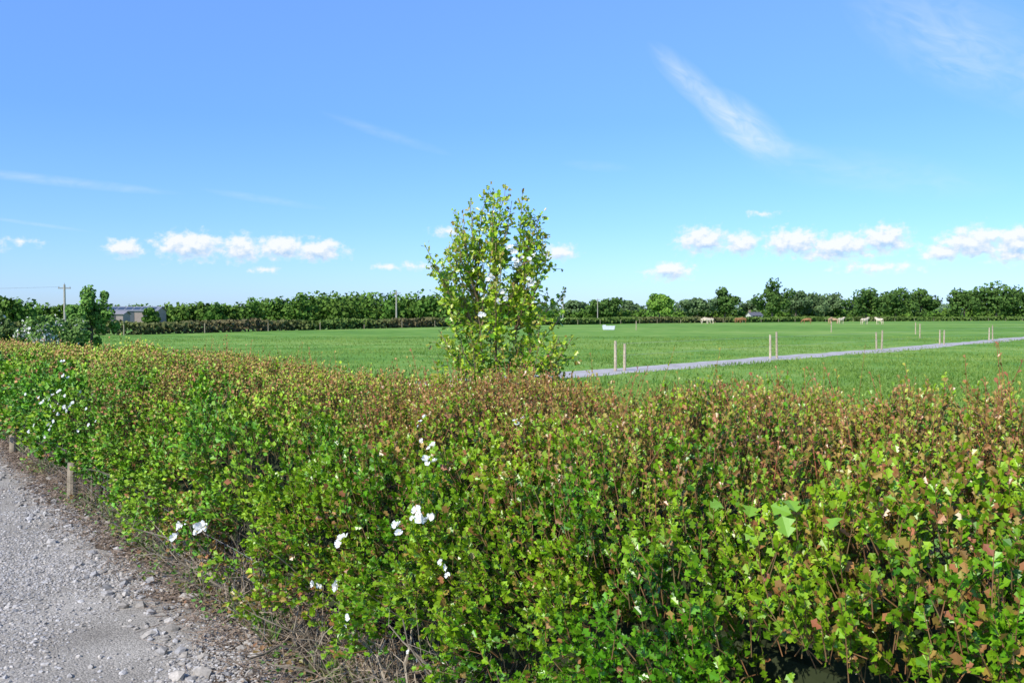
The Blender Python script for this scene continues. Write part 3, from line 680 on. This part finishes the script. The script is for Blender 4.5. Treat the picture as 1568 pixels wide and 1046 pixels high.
# ------------------------------------------------------------------ world + clouds
SUN_AZ = math.radians(222); SUN_EL = math.radians(41)
w = bpy.data.worlds.new('World'); scene.world = w; w.use_nodes = True; nt = w.node_tree; nt.nodes.clear()
S = 0.12
sky = nt.nodes.new('ShaderNodeTexSky'); sky.sky_type = 'NISHITA'; sky.sun_disc = False; sky.sun_elevation = SUN_EL; sky.sun_rotation = SUN_AZ
sky.air_density = 1.0; sky.dust_density = .4; sky.ozone_density = 2.0; sky.altitude = 50
tc = nt.nodes.new('ShaderNodeTexCoord'); sp = nt.nodes.new('ShaderNodeSeparateXYZ'); nt.links.new(tc.outputs['Generated'], sp.inputs[0])
cr = nt.nodes.new('ShaderNodeValToRGB'); els = cr.color_ramp.elements
while len(els) < 4: els.new(.5)
for e, (q, c) in zip(els, [(0.0, (.36, .49, .84)), (.10, (.34, .50, .80)), (.21, (.36, .54, .88)), (.37, (.53, .70, 1.0))]): e.position = q; e.color = (*c, 1)
nt.links.new(sp.outputs[2], cr.inputs[0])
sc = nt.nodes.new('ShaderNodeVectorMath'); sc.operation = 'SCALE'; sc.inputs['Scale'].default_value = 2.15; nt.links.new(cr.outputs[0], sc.inputs[0])
mu = nt.nodes.new('ShaderNodeVectorMath'); mu.operation = 'MULTIPLY'; nt.links.new(sky.outputs[0], mu.inputs[0]); nt.links.new(sc.outputs[0], mu.inputs[1])
bg = nt.nodes.new('ShaderNodeBackground'); bg.inputs[1].default_value = S; nt.links.new(mu.outputs[0], bg.inputs[0])
wo = nt.nodes.new('ShaderNodeOutputWorld'); nt.links.new(bg.outputs[0], wo.inputs[0])

grp = bpy.data.node_groups.new('cloud_field', 'ShaderNodeTree')
grp.interface.new_socket('V', in_out='INPUT', socket_type='NodeSocketVector'); grp.interface.new_socket('F', in_out='OUTPUT', socket_type='NodeSocketFloat')
gi = grp.nodes.new('NodeGroupInput'); go = grp.nodes.new('NodeGroupOutput')
def math_n(t, op, a, b=None, c=None, clamp=False):
    n = t.nodes.new('ShaderNodeMath'); n.operation = op; n.use_clamp = clamp
    for i, q in enumerate((a, b, c)):
        if q is None: continue
        if isinstance(q, (int, float)): n.inputs[i].default_value = q
        else: t.links.new(q, n.inputs[i])
    return n.outputs[0]
def vmath(t, op, a, b=None):
    n = t.nodes.new('ShaderNodeVectorMath'); n.operation = op
    for i, q in enumerate((a, b)):
        if q is None: continue
        if isinstance(q, tuple): n.inputs[i].default_value = q
        else: t.links.new(q, n.inputs[i])
    return n.outputs['Value'] if op == 'LENGTH' else n.outputs[0]
CL = [(-23.55, 4.02, .9, .42, 1), (-19.9, 4.28, 1.9, .62, 1), (-16.9, 4.15, 1.1, .6, 1), (-14.4, 4.3, 1.4, .55, 1), (-12.3, 4.15, 1.5, .5, 1), (-15.6, 2.88, .9, .16, .6),
      (-6.3, 3.2, 1.1, .22, .55), (-8, 3.15, .8, .16, .5), (-4.2, 5.45, .9, .25, .6), (3.0, 4.1, 1.1, .35, .85), (12.1, 4.8, 1.5, .62, 1), (14.5, 4.55, .9, .52, 1), (10.1, 2.87, 1.4, .42, .9),
      (17.5, 4.55, 1.7, .6, 1), (20.4, 4.3, 1.8, .52, 1), (22.7, 4.6, 1.3, .62, 1), (19.7, 3.75, 2.3, .32, .8), (22.4, 2.9, 2.2, .3, .62), (27.4, 4.25, 1.7, .65, 1), (29.6, 4.1, 1.3, .65, 1),
      (25.8, 3.7, 1.2, .4, .9), (29.5, 3.4, 1.5, .35, .8), (15.7, 6.3, .9, .16, .5), (34, 4.2, 2.5, .5, 1), (-32, 4, 2, .4, .5), (-29, 4.2, 1.0, .2, .4)]
gm = vmath(grp, 'ADD', gi.outputs[0], (0, 0, 0))
mx = None
for az, el, ra, re, amp in CL:
    d = vmath(grp, 'LENGTH', vmath(grp, 'MULTIPLY', vmath(grp, 'SUBTRACT', gm, (az, el, 0)), (1/(ra*1.1), 1/(re*1.35), 0)))
    f = math_n(grp, 'MULTIPLY', math_n(grp, 'SUBTRACT', 1.35, d), amp)
    mx = f if mx is None else math_n(grp, 'MAXIMUM', mx, f)
mx = math_n(grp, 'MAXIMUM', mx, -1.0)
nz = grp.nodes.new('ShaderNodeTexNoise'); nz.inputs['Scale'].default_value = 1.7; nz.inputs['Detail'].default_value = 5; nz.inputs['Roughness'].default_value = .55
grp.links.new(vmath(grp, 'MULTIPLY', gm, (1, 1.2, 1)), nz.inputs['Vector'])
f = math_n(grp, 'ADD', mx, math_n(grp, 'MULTIPLY', math_n(grp, 'SUBTRACT', nz.outputs['Fac'], .5), 2.0))
grp.links.new(f, go.inputs[0])

m, nt, out = mat_new('cloud_layer')
gg = nt.nodes.new('ShaderNodeNewGeometry'); sp = nt.nodes.new('ShaderNodeSeparateXYZ')
nt.links.new(vmath(nt, 'NORMALIZE', gg.outputs['Position']), sp.inputs[0])
az = math_n(nt, 'MULTIPLY', math_n(nt, 'ARCTAN2', sp.outputs[0], sp.outputs[1]), 57.2958)
el = math_n(nt, 'MULTIPLY', math_n(nt, 'ARCSINE', sp.outputs[2]), 57.2958)
cv = nt.nodes.new('ShaderNodeCombineXYZ'); nt.links.new(az, cv.inputs[0]); nt.links.new(el, cv.inputs[1])
def cf(v):
    g = nt.nodes.new('ShaderNodeGroup'); g.node_tree = grp; nt.links.new(v, g.inputs[0]); return g.outputs[0]
F0 = cf(cv.outputs[0]); F1 = cf(vmath(nt, 'ADD', cv.outputs[0], (-.08, .40, 0)))
dens = nt.nodes.new('ShaderNodeMapRange'); dens.interpolation_type = 'SMOOTHSTEP'; dens.inputs[1].default_value = .02; dens.inputs[2].default_value = .85
nt.links.new(F0, dens.inputs[0])
lit = math_n(nt, 'ADD', math_n(nt, 'MULTIPLY', math_n(nt, 'SUBTRACT', F0, F1), 1.1), .62, clamp=True)
ci = None
for a0, e0, rot, ra, re, amp, ns in [(14.6, 11.6, -38, 3.8, 1.5, .58, 1), (11.5, 14.2, -42, 4.0, 1.0, .42, 1), (16.5, 10.4, -14, 3.2, .7, .26, 1), (27, 15, -30, 8, 2.8, .28, 1), (-27, 7.7, -3, 7, .35, .25, 1), (-15.5, 7.2, -7, 4, .3, .16, 1), (-8, 11.4, -16, 4.5, .4, .14, 1), (-28, 5.2, -6, 3, .14, .22, 1), (5.5, 9.5, -5, 2.5, .4, .1, 1), (22, 8.5, -10, 8, 1.5, .14, 1)]:
    vr = nt.nodes.new('ShaderNodeVectorRotate'); vr.rotation_type = 'Z_AXIS'; vr.inputs['Angle'].default_value = math.radians(-rot)
    nt.links.new(vmath(nt, 'SUBTRACT', cv.outputs[0], (a0, e0, 0)), vr.inputs['Vector'])
    n2 = nt.nodes.new('ShaderNodeTexNoise'); n2.inputs['Scale'].default_value = 1; n2.inputs['Detail'].default_value = 5; n2.inputs['Distortion'].default_value = 1.3
    nt.links.new(vmath(nt, 'MULTIPLY', vr.outputs[0], (.4, 1.1, 1)), n2.inputs['Vector'])
    d = vmath(nt, 'LENGTH', vmath(nt, 'MULTIPLY', vr.outputs[0], (1/ra, 1/re, 0)))
    mm = math_n(nt, 'SUBTRACT', 1, d, clamp=True)
    mm = math_n(nt, 'MULTIPLY', math_n(nt, 'MULTIPLY', mm, math_n(nt, 'MULTIPLY', math_n(nt, 'SUBTRACT', n2.outputs['Fac'], .22, clamp=True), 3.2)), amp)
    ci = mm if ci is None else math_n(nt, 'ADD', ci, mm, clamp=True)
cc = nt.nodes.new('ShaderNodeMix'); cc.data_type = 'RGBA'; cc.inputs[6].default_value = (.46, .66, .92, 1); cc.inputs[7].default_value = (.98, 1.0, 1.0, 1)
nt.links.new(lit, cc.inputs[0])
dd_ = math_n(nt, 'MULTIPLY', dens.outputs[0], .95)
m2 = nt.nodes.new('ShaderNodeMix'); m2.data_type = 'RGBA'; nt.links.new(dd_, m2.inputs[0]); m2.inputs[6].default_value = (.85, .95, 1, 1); nt.links.new(cc.outputs[2], m2.inputs[7])
al = math_n(nt, 'MAXIMUM', dd_, ci)
em = nt.nodes.new('ShaderNodeEmission'); nt.links.new(m2.outputs[2], em.inputs[0])
tr = nt.nodes.new('ShaderNodeBsdfTransparent'); ms = nt.nodes.new('ShaderNodeMixShader')
nt.links.new(al, ms.inputs[0]); nt.links.new(tr.outputs[0], ms.inputs[1]); nt.links.new(em.outputs[0], ms.inputs[2]); nt.links.new(ms.outputs[0], out.inputs[0])
try: m.cycles.emission_sampling = 'NONE'
except Exception: pass
def f_sky(a, b):
    az = math.radians(-60+120*a); el = math.radians(1.5+23*b); r = 5000
    return (r*math.cos(el)*math.sin(az), r*math.cos(el)*math.cos(az), r*math.sin(el))
grid('sky_clouds', m, f_sky, 96, 20)

sd = bpy.data.lights.new('sun', 'SUN'); sd.energy = 5.0; sd.angle = math.radians(.53); sd.color = (1, .95, .85)
so = bpy.data.objects.new('sun', sd); COL.objects.link(so)
v = Vector((math.sin(SUN_AZ)*math.cos(SUN_EL), math.cos(SUN_AZ)*math.cos(SUN_EL), math.sin(SUN_EL)))
so.rotation_euler = v.to_track_quat('Z', 'Y').to_euler(); so.location = (-5, -5, 12)

cam = bpy.data.cameras.new('camera'); cam.lens = 31.18; cam.sensor_width = 36; cam.clip_end = 8000; cam.clip_start = .05
co_ = bpy.data.objects.new('camera', cam); COL.objects.link(co_); co_.location = (0, 0, 1.75); co_.rotation_euler = (math.radians(90-1.64), 0, 0)
scene.camera = co_
scene.view_settings.view_transform = 'Standard'; scene.view_settings.look = 'None'; scene.view_settings.exposure = 0
